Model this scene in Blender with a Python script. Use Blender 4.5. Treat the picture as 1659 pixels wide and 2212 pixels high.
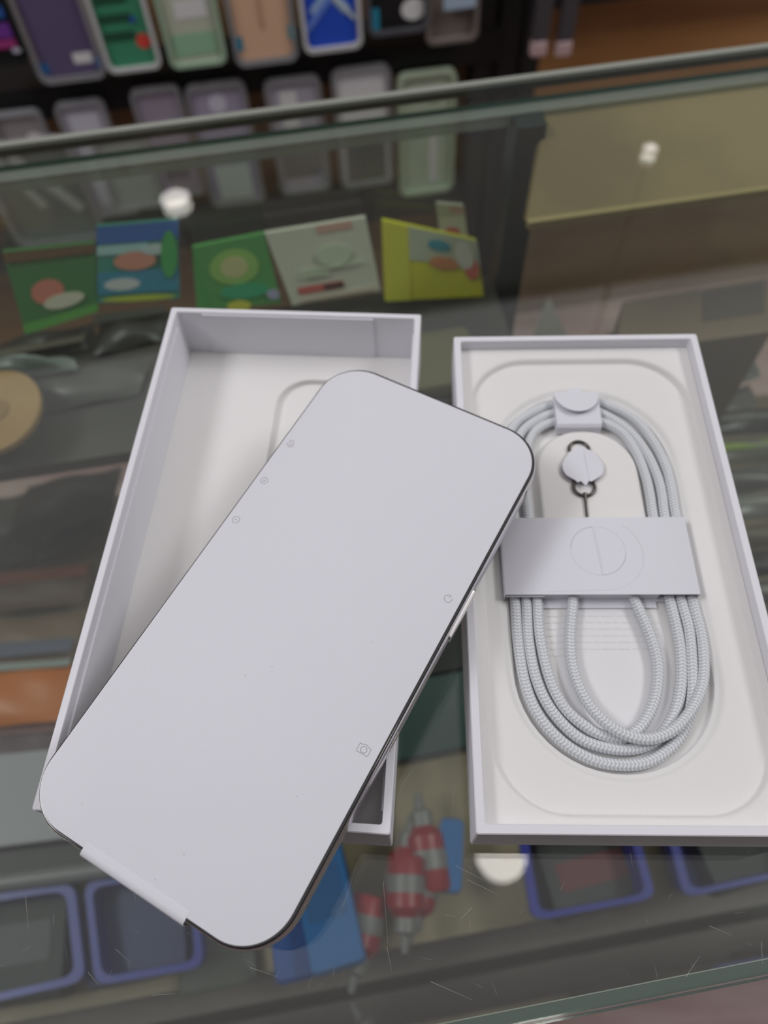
import bpy, bmesh, math, random
from mathutils import Vector, Matrix
for o in list(bpy.data.objects): bpy.data.objects.remove(o, do_unlink=True)
random.seed(7)
S = bpy.context.scene
COL = S.collection
# ------------------------------------------------------------------ camera
FPX, TILT, ROLL, CAMH = 1651.2, 0.519931, -0.060505, 0.243882
ct, st = math.cos(TILT), math.sin(TILT)
_R0, _U0, FWD = Vector((1, 0, 0)), Vector((0, ct, st)), Vector((0, st, -ct))
_c, _s = math.cos(ROLL), math.sin(ROLL)
RGT = _R0*_c + _U0*_s
UPV = _U0*_c - _R0*_s
CAM = Vector((0, 0, CAMH))
cd = bpy.data.cameras.new('camera'); cam = bpy.data.objects.new('camera', cd); COL.objects.link(cam)
cam.matrix_world = Matrix(((RGT.x, UPV.x, -FWD.x, CAM.x), (RGT.y, UPV.y, -FWD.y, CAM.y), (RGT.z, UPV.z, -FWD.z, CAM.z), (0, 0, 0, 1)))
cd.sensor_fit = 'VERTICAL'; cd.sensor_height = 36.0
cd.lens = FPX/2212*36.0
cd.clip_start = 0.01; cd.clip_end = 50
cd.dof.use_dof = True; cd.dof.focus_distance = 0.211; cd.dof.aperture_fstop = 8.8; cd.dof.aperture_blades = 0
S.camera = cam
S.view_settings.view_transform = 'Standard'; S.view_settings.look = 'None'; S.view_settings.gamma = 1
S.view_settings.use_curve_mapping = False; S.view_settings.exposure = 0.0
W = bpy.data.worlds.new('shop_world'); S.world = W; W.use_nodes = True
W.node_tree.nodes['Background'].inputs[0].default_value = (0.5, 0.5, 0.56, 1)
W.node_tree.nodes['Background'].inputs[1].default_value = 0.3
YAW = math.radians(6.5)          # the counter stands at this angle to the camera
CY, SY = math.cos(YAW), math.sin(YAW)
def K(x, y, z=0): return Vector((CY*x - SY*y, SY*x + CY*y, z))       # counter frame -> world
def area(name, x, y, z, sx, sy, e, col, shape='RECTANGLE'):
    l = bpy.data.lights.new(name, 'AREA'); l.shape = shape; l.size = sx; l.size_y = sy; l.energy = e; l.color = col
    o = bpy.data.objects.new(name, l); COL.objects.link(o); o.location = K(x, y, z); o.rotation_euler = (0, 0, YAW); return o
area('ceiling_fill_light', 0.0, 0.70, 1.585, 4.2, 2.1, 17, (.985, .97, 1.0))  # added broad fill for soft overhead light and haze on the glass
area('side_area_light', -1.27, 0.24, 1.50, 0.5, 0.85, 14, (.975, .965, 1.0))
area('side_area_light', 1.42, 0.24, 1.50, 0.5, 0.85, 16, (.975, .97, .99))  # added fill from the right, kept outside what the glass mirrors

# ------------------------------------------------------------------ helpers
def ray(px, py): return FWD + RGT*((px-829.5)/FPX) - UPV*((py-1106)/FPX)
def at(px, py, z=0.0):
    d = ray(px, py); return CAM + d*((z-CAM.z)/d.z)
def onplane(px, py, P, n):
    d = ray(px, py); return CAM + d*((P-CAM).dot(n)/d.dot(n))
def toK(w): return Vector((CY*w.x + SY*w.y, -SY*w.x + CY*w.y, w.z))

def mat(name, col, rough=.5, metal=0, spec=.5, noise=None, bump=0, bscale=800, coat=0, alpha=None, trans=0):
    m = bpy.data.materials.new(name); m.use_nodes = True
    nt = m.node_tree; b = nt.nodes['Principled BSDF']
    b.inputs['Base Color'].default_value = (*col, 1); b.inputs['Roughness'].default_value = rough
    b.inputs['Metallic'].default_value = metal; b.inputs['Specular IOR Level'].default_value = spec
    b.inputs['Coat Weight'].default_value = coat
    if noise:
        (c2, sc) = noise
        tc = nt.nodes.new('ShaderNodeTexCoord'); n = nt.nodes.new('ShaderNodeTexNoise'); n.inputs['Scale'].default_value = sc
        n.inputs['Detail'].default_value = 4
        mp = nt.nodes.new('ShaderNodeMixRGB'); mp.inputs[1].default_value = (*col, 1); mp.inputs[2].default_value = (*c2, 1)
        r = nt.nodes.new('ShaderNodeValToRGB'); r.color_ramp.elements[0].position = .38; r.color_ramp.elements[1].position = .62
        nt.links.new(tc.outputs['Object'], n.inputs['Vector']); nt.links.new(n.outputs[0], r.inputs[0])
        nt.links.new(r.outputs[0], mp.inputs[0]); nt.links.new(mp.outputs[0], b.inputs['Base Color'])
    if bump:
        tc = nt.nodes.new('ShaderNodeTexCoord'); n = nt.nodes.new('ShaderNodeTexNoise'); n.inputs['Scale'].default_value = bscale
        bp = nt.nodes.new('ShaderNodeBump'); bp.inputs['Strength'].default_value = bump; bp.inputs['Distance'].default_value = .0004
        nt.links.new(tc.outputs['Object'], n.inputs['Vector']); nt.links.new(n.outputs[0], bp.inputs['Height'])
        nt.links.new(bp.outputs[0], b.inputs['Normal'])
    if alpha is not None: b.inputs['Alpha'].default_value = alpha
    return m
def wood(name, c1, c2, scale=(2, 30, 2), rough=.45):
    m = mat(name, c1, rough); nt = m.node_tree; b = nt.nodes['Principled BSDF']
    tc = nt.nodes.new('ShaderNodeTexCoord'); mp = nt.nodes.new('ShaderNodeMapping'); mp.inputs['Scale'].default_value = scale
    n = nt.nodes.new('ShaderNodeTexNoise'); n.inputs['Scale'].default_value = 1.6; n.inputs['Detail'].default_value = 6; n.inputs['Distortion'].default_value = .6
    r = nt.nodes.new('ShaderNodeValToRGB'); r.color_ramp.elements[0].position = .35; r.color_ramp.elements[1].position = .65
    r.color_ramp.elements[0].color = (*c1, 1); r.color_ramp.elements[1].color = (*c2, 1)
    nt.links.new(tc.outputs['Object'], mp.inputs[0]); nt.links.new(mp.outputs[0], n.inputs['Vector']); nt.links.new(n.outputs[0], r.inputs[0])
    nt.links.new(r.outputs[0], b.inputs['Base Color'])
    return m
def clear(name, tint, gloss=.03, haze=0.0, hazecol=(.8, .85, .83), rough=.02, ior=1.5):
    """see-through sheet: tinted transparency, Fresnel reflection, a little diffuse haze"""
    m = bpy.data.materials.new(name); m.use_nodes = True; nt = m.node_tree; nt.nodes.clear()
    out = nt.nodes.new('ShaderNodeOutputMaterial'); t = nt.nodes.new('ShaderNodeBsdfTransparent'); t.inputs[0].default_value = (*tint, 1)
    g = nt.nodes.new('ShaderNodeBsdfGlossy'); g.inputs['Roughness'].default_value = rough
    f = nt.nodes.new('ShaderNodeFresnel'); ge = nt.nodes.new('ShaderNodeNewGeometry'); mr = nt.nodes.new('ShaderNodeMapRange')
    mr.inputs['To Min'].default_value = ior; mr.inputs['To Max'].default_value = 1/ior
    nt.links.new(ge.outputs['Backfacing'], mr.inputs['Value']); nt.links.new(mr.outputs[0], f.inputs[0])   # same reflectance on both faces of a sheet
    d = nt.nodes.new('ShaderNodeBsdfDiffuse'); d.inputs[0].default_value = (*hazecol, 1)
    a = nt.nodes.new('ShaderNodeMixShader'); a.inputs[0].default_value = haze
    nt.links.new(t.outputs[0], a.inputs[1]); nt.links.new(d.outputs[0], a.inputs[2])
    x = nt.nodes.new('ShaderNodeMixShader'); nt.links.new(f.outputs[0], x.inputs[0])
    nt.links.new(a.outputs[0], x.inputs[1]); nt.links.new(g.outputs[0], x.inputs[2]); nt.links.new(x.outputs[0], out.inputs[0])
    return m

class MB:
    def __init__(s): s.bm = bmesh.new(); s.mi = 0
    def face(s, vs):
        try:
            f = s.bm.faces.new(vs); f.material_index = s.mi; return f
        except ValueError: return None
    def loft(s, loops, cap0=False, cap1=False, closed=True, ring=False):
        L = [[s.bm.verts.new(p) for p in lp] for lp in loops]
        n = len(L[0]); R = range(n) if closed else range(n-1)
        pairs = list(zip(L, L[1:])) + ([(L[-1], L[0])] if ring else [])
        for a, b in pairs:
            for i in R: s.face((a[i], a[(i+1) % n], b[(i+1) % n], b[i]))
        if cap0: s.face(list(reversed(L[0])))
        if cap1: s.face(L[-1])
        return s
    def box(s, x0, x1, y0, y1, z0, z1, M=None):
        P = [Vector((x, y, z)) for z in (z0, z1) for x, y in ((x0, y0), (x1, y0), (x1, y1), (x0, y1))]
        if M: P = [M @ p for p in P]
        return s.loft([P[:4], P[4:]], True, True)
    def slab(s, quad, t):
        n = (quad[1]-quad[0]).cross(quad[3]-quad[0]).normalized()
        return s.loft([[q - n*t for q in quad], list(quad)], True, True)
    def tube(s, pts, r, n=10, closed=False, cap=True):
        pts = [Vector(p) for p in pts]; N = len(pts); loops = []; prev = None
        for i, p in enumerate(pts):
            if closed: t = (pts[(i+1) % N]-pts[i-1]).normalized()
            else: t = (pts[min(i+1, N-1)]-pts[max(i-1, 0)]).normalized()
            if prev is None:
                a = Vector((0, 0, 1)) if abs(t.z) < .9 else Vector((1, 0, 0))
                u = t.cross(a).normalized()
            else: u = (prev - t*prev.dot(t)).normalized()
            prev = u; v = t.cross(u)
            rr_ = r(i/(N-1)) if callable(r) else r
            loops.append([p + (u*math.cos(2*math.pi*k/n) + v*math.sin(2*math.pi*k/n))*rr_ for k in range(n)])
        return s.loft(loops, cap and not closed, cap and not closed, ring=closed)
    def disc(s, c, r, h, n=32, sx=1, sy=1):
        lp = lambda z, rr_: [Vector((c[0]+rr_*sx*math.cos(2*math.pi*k/n), c[1]+rr_*sy*math.sin(2*math.pi*k/n), z)) for k in range(n)]
        return s.loft([lp(c[2], r), lp(c[2]+h, r)], True, True)
    def build(s, name, mats, parent=None, smooth=True, angle=32, org=None, bevel=0, bseg=2):
        bm = s.bm
        bmesh.ops.recalc_face_normals(bm, faces=bm.faces[:])
        if org is not None: bmesh.ops.translate(bm, vec=-Vector(org), verts=bm.verts[:])
        if smooth:
            for f in bm.faces: f.smooth = True
            for e in bm.edges:
                if len(e.link_faces) != 2 or e.calc_face_angle(0) > math.radians(angle): e.smooth = False
        me = bpy.data.meshes.new(name); bm.to_mesh(me); bm.free()
        for m in (mats if isinstance(mats, (list, tuple)) else [mats]): me.materials.append(m)
        o = bpy.data.objects.new(name, me); COL.objects.link(o)
        if parent: o.parent = parent
        if org is not None: o.location = org
        if bevel:
            b = o.modifiers.new('bevel', 'BEVEL'); b.width = bevel; b.segments = bseg; b.limit_method = 'ANGLE'; b.angle_limit = math.radians(40)
            b.harden_normals = False
        return o
def rr(w, h, r, z, cx=0, cy=0, ns=6, na=12, sq=1.0):
    """rounded rectangle, fixed vertex count"""
    r = min(r, w/2-1e-6, h/2-1e-6); P = []
    for (sx, sy, a0) in ((1, 1, 0), (-1, 1, 90), (-1, -1, 180), (1, -1, 270)):
        cx_, cy_ = sx*(w/2-r), sy*(h/2-r)
        arc = [Vector((cx+cx_+r*math.cos(math.radians(a0+90*k/na)), cy+cy_+r*math.sin(math.radians(a0+90*k/na)), z)) for k in range(na+1)]
        P += arc
        # straight run to next corner
        nx = {(1, 1): (-1, 1), (-1, 1): (-1, -1), (-1, -1): (1, -1), (1, -1): (1, 1)}[(sx, sy)]
        nc = Vector((cx+nx[0]*(w/2-r), cy+nx[1]*(h/2-r), z)); a1 = math.radians(a0+90)
        q = nc + Vector((r*math.cos(a1), r*math.sin(a1), 0))
        for k in range(1, ns): P.append(arc[-1].lerp(q, k/ns))
    return P
def tag(o, label=None, cat=None, group=None, kind=None):
    if label: o['label'] = label
    if cat: o['category'] = cat
    if group: o['group'] = group
    if kind: o['kind'] = kind
    return o
def thing(name, label, cat, loc=(0, 0, 0), rot=(0, 0, 0), group=None, M=None):
    o = bpy.data.objects.new(name, None); COL.objects.link(o); o.empty_display_size = .01
    if M is not None: o.matrix_world = M
    else: o.location = loc; o.rotation_euler = rot
    return tag(o, label, cat, group)
def spline(pts, n=8):
    P = [Vector(p) for p in pts]; P = [P[0]*2-P[1]] + P + [P[-1]*2-P[-2]]; out = []
    for i in range(1, len(P)-2):
        a, b, c, d = P[i-1:i+3]
        for k in range(n):
            t = k/n
            out.append(.5*((2*b)+(c-a)*t+(2*a-5*b+4*c-d)*t*t+(3*b-a-3*c+d)*t**3))
    out.append(P[-2]); return out

# ------------------------------------------------------------------ materials
paper = mat('white_paperboard', (.78, .78, .825), .55, spec=.3, bump=.05, bscale=2500)
paper_in = mat('ivory_moulded_paper', (.80, .79, .775), .7, spec=.2, bump=.12, bscale=1800)
sheet_m = mat('white_cover_paper', (.745, .75, .80), .62, spec=.25, bump=.06, bscale=2600)
ink = mat('grey_ink', (.36, .35, .38), .7)
ink_f = mat('faint_grey_ink', (.735, .735, .735), .7)
black_glass = mat('black_glass', (.004, .004, .005), .06, spec=.6, coat=.5)
titan = mat('polished_titanium', (.78, .765, .80), .30, metal=1)
titan_d = mat('brushed_titanium', (.80, .79, .76), .28, metal=1)
antenna = mat('grey_plastic', (.22, .22, .22), .5)
steel = mat('dark_steel', (.11, .105, .095), .25, metal=1)
lensm = mat('lens_black', (.01, .01, .012), .05, coat=1)
cardb = mat('kraft_card', (.42, .27, .12), .8, noise=((.36, .22, .09), 14))
black = mat('matt_black', (.012, .012, .013), .5)
dark = mat('charcoal', (.035, .036, .036), .6)
chrome = mat('chrome', (.7, .7, .7), .15, metal=1)
gedge = mat('green_glass_edge', (.012, .045, .036), .12, spec=.8, coat=.6)
gedge_l = mat('pale_edge_and_glint', (.30, .32, .28), .35, spec=.6)
glass = clear('clear_float_glass', (.92, .95, .922), haze=.004, rough=.012)
sleeve_pl = clear('clear_plastic_sleeve', (.62, .64, .62), haze=.36, hazecol=(.42, .46, .44), rough=.12)
pouch_pl = clear('clear_bag_film', (.82, .84, .80), haze=.16, hazecol=(.55, .56, .52), rough=.1)
case_pl = clear('clear_case_plastic', (.72, .74, .74), haze=.35, hazecol=(.62, .62, .66), rough=.1)
def flat(name, c, rough=.5): return mat(name, c, rough)
whitep = flat('white_plastic', (.62, .63, .66), .35)

# ------------------------------------------------------------------ setting
def struct(name, mb, m, **k):
    o = mb.build(name, m, smooth=False, **k); tag(o, kind='structure'); return o
def kbox(mb, x0, x1, y0, y1, z0, z1):
    P = [K(x, y, z) for z in (z0, z1) for x, y in ((x0, y0), (x1, y0), (x1, y1), (x0, y1))]
    return mb.loft([P[:4], P[4:]], True, True)
FZ, CZ = -.95, 1.6
floor_m = wood('rosy_wood_floor', (.42, .26, .25), (.62, .47, .44), (3, 14, 3), .4)
struct('floor', kbox(MB(), -2.2, 2.2, -1.9, 1.8, FZ-.05, FZ), floor_m)
struct('ceiling', kbox(MB(), -2.2, 2.2, -1.9, 1.8, CZ, CZ+.05), flat('ceiling_paint', (.55, .55, .56), .9))
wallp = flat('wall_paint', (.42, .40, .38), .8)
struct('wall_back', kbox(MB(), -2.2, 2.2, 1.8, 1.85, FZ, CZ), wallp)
struct('wall_front', kbox(MB(), -2.2, 2.2, -1.95, -1.9, FZ, CZ), flat('operator_shade_wall', (.10, .095, .10), .8))  # dark tone stands in for the camera operator blocking light from this side
struct('wall_left', kbox(MB(), -2.25, -2.2, -1.9, 1.8, FZ, CZ), wallp)
struct('wall_right', kbox(MB(), 2.2, 2.25, -1.9, 1.8, FZ, CZ), wallp)
# round downlights: the ones mirrored in the counter glass
emis = bpy.data.materials.new('lamp_diffuser'); emis.use_nodes = True
_b = emis.node_tree.nodes['Principled BSDF']; _b.inputs['Emission Color'].default_value = (1, .93, .88, 1); _b.inputs['Emission Strength'].default_value = 9
def downlight(px, py, r, lab, zc=CZ):
    w = at(px, py, 0); d = w - CAM; d.z = -d.z; p = w + d*((zc-.012)/d.z)
    t = thing('ceiling_downlight', lab, 'ceiling light', p, group=None)
    MB().disc((0, 0, 0), r, .004).build('diffuser', emis, t)
    a = MB(); lp = lambda rr_, z: [Vector((rr_*math.cos(k*math.pi/20), rr_*math.sin(k*math.pi/20), z)) for k in range(40)]
    a.loft([lp(r, -.002), lp(r*1.18, -.002), lp(r*1.2, .012), lp(r, .012)], ring=True).build('trim_ring', whitep, t)
    return p
# slanted far lamps hang on short pendants nearer the counter so that they stay inside the room
def pendant(px, py, r, lab, h):
    w = at(px, py, 0); d = w - CAM; d.z = -d.z; p = w + d*(h/d.z)
    t = thing('pendant_lamp', lab, 'lamp', p)
    MB().disc((0, 0, 0), r, .004).build('diffuser', emis, t)
    lp = lambda rr_, z: [Vector((rr_*math.cos(k*math.pi/16), rr_*math.sin(k*math.pi/16), z)) for k in range(32)]
    MB().loft([lp(r, -.002), lp(r*1.1, -.002), lp(r*.8, r*1.1), lp(r*.2, r*1.6)], cap1=True).build('lamp_shade', whitep, t)
    MB().tube([(0, 0, r*1.6), (0, 0, CZ-h)], .003, 8).build('cord', black, t)
pendant(379, 430, .021, 'small round pendant lamp mirrored in the glass at left', .48)
pendant(1405, 321, .011, 'smallest round pendant lamp mirrored in the glass at upper right', .48)
downlight(1083, 1846, .055, 'round ceiling downlight mirrored in the glass below the right box')

# ------------------------------------------------------------------ counter (glass showcase)
GX0, GX1, GY0, GY1, GT = -.75, 1.0, -.0228, .393, .008
sc = thing('glass_showcase', 'glass-topped shop counter the white boxes stand on', 'display counter', K(0, 0, 0), (0, 0, YAW))
def slab_glass(name, x0, x1, y0, y1, z0, z1, parent=sc, ax=2):
    mb = MB(); P = [Vector((x, y, z)) for z in (z0, z1) for x, y in ((x0, y0), (x1, y0), (x1, y1), (x0, y1))]
    V = [mb.bm.verts.new(p) for p in P]
    F = {2: (((0, 1, 2, 3), (4, 5, 6, 7)), ((0, 1, 5, 4), (1, 2, 6, 5), (2, 3, 7, 6), (3, 0, 4, 7))),
         1: (((0, 1, 5, 4), (2, 3, 7, 6)), ((0, 1, 2, 3), (4, 5, 6, 7), (1, 2, 6, 5), (3, 0, 4, 7))),
         0: (((1, 2, 6, 5), (3, 0, 4, 7)), ((0, 1, 2, 3), (4, 5, 6, 7), (0, 1, 5, 4), (2, 3, 7, 6)))}[ax]
    for q in F[0]: mb.face([V[i] for i in q])
    mb.mi = 1
    for q in F[1]: mb.face([V[i] for i in q])
    return mb.build(name, [glass, gedge], parent, smooth=False)
slab_glass('glass_top', GX0, GX1, GY0, GY1, -GT, 0)
slab_glass('front_pane', GX0, GX1, GY0+.0003, GY0+.0036, -.62, -GT-.0003, ax=1)
slab_glass('back_pane', GX0, GX1, GY1-.012, GY1-.007, -.62, -GT-.0003, ax=1)
e = MB(); e.box(GX0, GX1, GY1-.0035, GY1+.0004, -.0018, .0004); e.build('edge_bevel_glint', gedge_l, sc, smooth=False)
e = MB(); e.box(GX0, GX1, GY0+.0037, GY0+.0040, -GT-.0012, -GT-.0004); e.build('edge_bevel_glint', gedge_l, sc, smooth=False)  # pale strip painted in for the reflection of the front pane's top
e = MB(); e.box(GX0, GX1, GY1-.020, GY1-.012, -GT-.007, -GT-.0003); e.build('seal_strip', clear('silicone_seal', (.55, .62, .56), haze=.25), sc, smooth=False)
post_x = toK(at(1120, 260, -.01)).x
shelf_m = wood('beige_laminate', (.27, .215, .135), (.34, .275, .18), (3, 16, 3), .5)
brown_m = wood('grey_brown_laminate', (.20, .165, .155), (.34, .285, .27), (4, 22, 4), .45)
SZ = -.32
MB().box(GX0+.01, GX1-.01, .002, GY1-.014, SZ-.014, SZ).build('shelf_board', shelf_m, sc, smooth=False)
MB().box(GX0+.01, GX1-.01, GY0+.008, GY1-.014, -.40, -.385).build('bottom_board', brown_m, sc, smooth=False)
RZ = -.122
ledge_m = mat('dark_shelf_laminate', (.05, .05, .046), .5, noise=((.085, .08, .066), 9))
MB().box(GX0+.01, post_x-.004, .275, GY1-.02, RZ-.010, RZ).build('rear_shelf', ledge_m, sc, smooth=False)
for xa_ in (GX0+.03, post_x-.02): MB().box(xa_, xa_+.006, .29, GY1-.02, SZ, RZ-.010).build('shelf_riser', dark, sc, smooth=False)
PL = K(0, .372, 0); zlb = onplane(1400, 441, PL, K(0, 1, 0)).z
tanb = mat('tan_fibreboard', (.35, .255, .11), .6, noise=((.23, .165, .075), 9))
LY = .325  # foot of the board leans forward, a slope added to catch ceiling light
zlb = onplane(1400, 441, K(0, LY, 0), K(0, 1, 0)).z; xlb = toK(onplane(1138, 470, K(0, LY, 0), K(0, 1, 0))).x
_l = MB(); _l.loft([[Vector((xb_, LY, zlb)), Vector((xb_, LY+.004, zlb-.002)), Vector((xt_, .379, -GT-.003)), Vector((xt_, .374, -GT-.003))] for xb_, xt_ in ((xlb, post_x+.016), (GX1-.022, GX1-.022))], True, True); _l.build('back_liner', tanb, sc, smooth=False)
MB().box(xlb, GX1-.022, LY-.004, LY-.0005, zlb-.002, zlb+.002).build('liner_lip_highlight', flat('lip_highlight_tan', (.40, .32, .15)), sc, smooth=False)  # paler colour paints the thin highlight along the board's bottom edge
teal = flat('dark_teal_glass_edge', (.016, .030, .032), .2)
MB().box(post_x-.003, post_x+.014, .362, GY1-.013, -.62, -GT-.001).build('corner_post', teal, sc, smooth=False, bevel=.001)
MB().box(GX0, GX0+.02, GY0, GY1, FZ, -GT-.001).build('side_panel', brown_m, sc, smooth=False)
MB().box(GX1-.02, GX1, GY0, GY1, FZ, -GT-.001).build('side_panel', brown_m, sc, smooth=False)
MB().box(GX0+.02, GX1-.02, GY0+.004, GY1-.004, FZ, -.62).build('cabinet_base', brown_m, sc, smooth=False)
# fine scratches and dust on the top
mb = MB()
def strip(mb, a, b, w, z):
    d = (b-a); d.z = 0
    if d.length < 1e-6: return
    n = Vector((-d.y, d.x, 0)).normalized()*w/2
    mb.face([mb.bm.verts.new(Vector((q.x, q.y, z))) for q in (a-n, b-n*.3, b+n*.3, a+n)])
def kpx(px, py): q = toK(at(px, py)); return Vector((q.x, q.y, 0))
SCR = [((828, 1902), (838, 2040)), ((836, 2045), (846, 2098)), ((865, 1700), (905, 1640)), ((955, 1765), (948, 1830)), ((985, 1870), (1060, 1910)),
       ((1010, 1900), (1080, 1935)), ((1095, 1842), (1115, 1848)), ((1482, 2110), (1512, 2064)), ((1645, 2035), (1647, 2085)), ((1532, 2000), (1580, 2020)),
       ((55, 1935), (62, 2010)), ((116, 1975), (116, 2005)), ((290, 1925), (294, 1950)), ((250, 2050), (285, 2082)), ((190, 2100), (215, 2130)),
       ((740, 1960), (770, 1870)), ((600, 1700), (610, 1740)), ((980, 1700), (975, 1780)), ((905, 1740), (900, 1790)), ((1020, 1960), (990, 1990)),
       ((330, 2150), (380, 2146)), ((540, 2090), (600, 2110)), ((930, 2120), (1020, 2160)), ((1650, 330), (1659, 345)), ((1362, 1842), (1366, 1870))]
for a, b in SCR:
    strip(mb, kpx(*a), kpx(*b), .00012, .00002)
for i in range(70):
    px, py = random.uniform(0, 1659), random.uniform(1830, 2150)
    a = kpx(px, py); L = random.uniform(.0003, .004); an = random.uniform(0, 6.3)
    strip(mb, a, a+Vector((math.cos(an)*L, math.sin(an)*L, 0)), .00006, .00002)
o = mb.build('surface_scratches', clear('scratch_scatter', (.8, .8, .8), haze=.35, hazecol=(.8, .8, .78)), sc, smooth=False); tag(o, kind='stuff')

# ------------------------------------------------------------------ box builders (local: front-left bottom corner at origin)
def carton_wall(mb, w, l, h, t, z0=0.0, bev=.0005):
    c = (w/2, l/2); R = .0008
    L = [rr(w-2*bev, l-2*bev, R, z0, *c), rr(w, l, R, z0+bev, *c), rr(w, l, R, h-bev, *c), rr(w-2*bev, l-2*bev, R, h, *c),
         rr(w-2*t+bev, l-2*t+bev, R, h, *c), rr(w-2*t, l-2*t, R, h-bev, *c), rr(w-2*t, l-2*t, R, z0+.0014, *c)]
    mb.loft(L, cap0=True, cap1=True)
# --- left: the lid, upside down
LW, LL, LH, LA = .0976, .1856, .02657, -.120542
lid = thing('open_box', 'deep white empty box lid with the phone lying across it', 'box', (-.100389, .038013, .0002), (0, 0, LA))
mb = MB(); carton_wall(mb, LW, LL, LH, .0024, bev=.0003); mb.build('lid_shell', paper, lid, angle=25)
mb = MB()     # floor liner with a rounded recess
c = (LW/2, LL/2)
rc = dict(cx=.0420+.021, cy=.1701-.0265)
def lp2(a, z): return rr(.042-2*a, .053-2*a, .013-a, z, rc['cx'], rc['cy'])
mb.loft([rr(LW-.0050, LL-.0050, .0008, .0014, *c), rr(LW-.0050, LL-.0050, .0008, .0042, *c), lp2(-.0006, .0042), lp2(-.0002, .0041), lp2(0, .0038), lp2(0, .0019), lp2(.0003, .0016)], cap0=True, cap1=True)
mb.build('floor_liner', paper_in, lid, angle=28)
mb = MB()     # thin inner liner strips standing a little below the rim
t = .0024
for (x0, x1, y0, y1, z1) in ((t+.010, LW-t-.016, LL-t-.0006, LL-t, .0258), (t, t+.0006, t+.004, LL-t-.004, .0225), (LW-t-.0006, LW-t, t+.004, LL-t-.004, .0225), (t+.008, LW-t-.022, t, t+.0006, .0255)):
    mb.box(x0, x1, y0, y1, .0043, z1)
mb.build('wall_liner', paper, lid, smooth=False)
# --- right: the tray
TW, TL, TH, TA = .0915, .17626, .023033, -.063742
tray = thing('box_tray', 'shallow white box tray holding the coiled cable', 'box', (.01933, .025575, .0002), (0, 0, TA))
mb = MB(); carton_wall(mb, TW, TL, TH, .0026, bev=.0003); mb.build('tray_shell', paper, tray, angle=25)
Z1, Z2, Z3 = .0184, .0162, .0131
mb = MB(); c = (TW/2, TL/2)
def step(a, z): return rr(.0805-2*a, .1637-2*a, .0215-a, z, .0457, .0868)
wc = (.0445, .0852)
def well(a, z): return rr(.0632-2*a, .1392-2*a, .0315-a, z, *wc)
def isl(a, z): return rr(.0345-2*a, .064-2*a, .0170-a, z, .0452, .1366-.032)
mb.loft([rr(TW-.0054, TL-.0054, .0008, .0014, *c), rr(TW-.0054, TL-.0054, .0008, Z1, *c), step(-.0006, Z1), step(-.0001, Z1-.0001), step(.0003, Z1-.0004), step(.0007, Z1-.0009), step(.0010, Z2+.0004), step(.0014, Z2+.0001), step(.0020, Z2),
         well(-.0018, Z2), well(-.0010, Z2-.0001), well(-.0006, Z2-.0005),
         well(.0001, Z3+.0022), well(.0004, Z3+.0018), well(.0013, Z3+.0017), well(.0016, Z3+.0014), well(.0018, Z3+.0006), well(.0026, Z3+.0001), well(.0030, Z3), isl(-.0022, Z3), isl(-.0014, Z3+.0003), isl(-.0006, Z3+.0014), isl(-.0001, Z2-.0006), isl(.0005, Z2-.0001), isl(.0012, Z2)], cap0=True, cap1=True)
mb.build('moulded_insert', paper_in, tray, angle=50)
mb = MB()   # faint printed lines on the leaflet under the cable
for i in range(7):
    y = .066 - i*.0022; x = .0235
    while x < (.060 if i < 6 else .031):
        w_ = random.uniform(.0015, .0045); mb.box(x, min(x+w_, .062), y, y+.0006, Z3+.00012, Z3+.00016); x += w_+.0007
leaf = MB(); leaf.loft([rr(.034, .046, .010, Z3+.00002, .0455, .046), rr(.034, .046, .010, Z3+.0001, .0455, .046)], cap0=True, cap1=True)
lf = tag(leaf.build('folded_leaflet', mat('thin_white_paper', (.78, .78, .79), .6), smooth=False), 'white leaflet with faint grey lines under the cable loop', 'leaflet')
lf.location = tray.location; lf.rotation_euler = tray.rotation_euler
pr = mb.build('faint_print', ink_f, lf, smooth=False); pr.name = 'faint_print'

TM = Matrix.Translation(tray.location) @ Matrix.Rotation(TA, 4, 'Z')
# ------------------------------------------------------------------ braided cable
braid = bpy.data.materials.new('woven_pale_blue_grey_braid'); braid.use_nodes = True
nt = braid.node_tree; b = nt.nodes['Principled BSDF']; b.inputs['Roughness'].default_value = .75; b.inputs['Specular IOR Level'].default_value = .25
uv = nt.nodes.new('ShaderNodeTexCoord'); sx = nt.nodes.new('ShaderNodeSeparateXYZ'); nt.links.new(uv.outputs['UV'], sx.inputs[0])
def mnode(op, a, bb=None):
    n = nt.nodes.new('ShaderNodeMath'); n.operation = op
    for i, v in enumerate((a, bb)):
        if v is None: continue
        if isinstance(v, (int, float)): n.inputs[i].default_value = v
        else: nt.links.new(v, n.inputs[i])
    return n.outputs[0]
TP = 2*math.pi
col = mnode('SINE', mnode('MULTIPLY', sx.outputs[1], TP*4))
p1 = mnode('MULTIPLY', mnode('ADD', sx.outputs[0], mnode('MULTIPLY', sx.outputs[1], 4)), TP)
p2 = mnode('MULTIPLY', mnode('SUBTRACT', sx.outputs[0], mnode('MULTIPLY', sx.outputs[1], 4)), TP)
sel = mnode('GREATER_THAN', col, 0.0)
herr = mnode('ADD', mnode('MULTIPLY', mnode('SINE', p1), sel), mnode('MULTIPLY', mnode('SINE', p2), mnode('SUBTRACT', 1.0, sel)))
edge = mnode('POWER', mnode('ABSOLUTE', col), .35)
chk = mnode('SUBTRACT', mnode('MULTIPLY', mnode('ADD', herr, 1.0), edge), 1.0)
hgt = mnode('ADD', mnode('MULTIPLY', herr, .5), edge)
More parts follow.
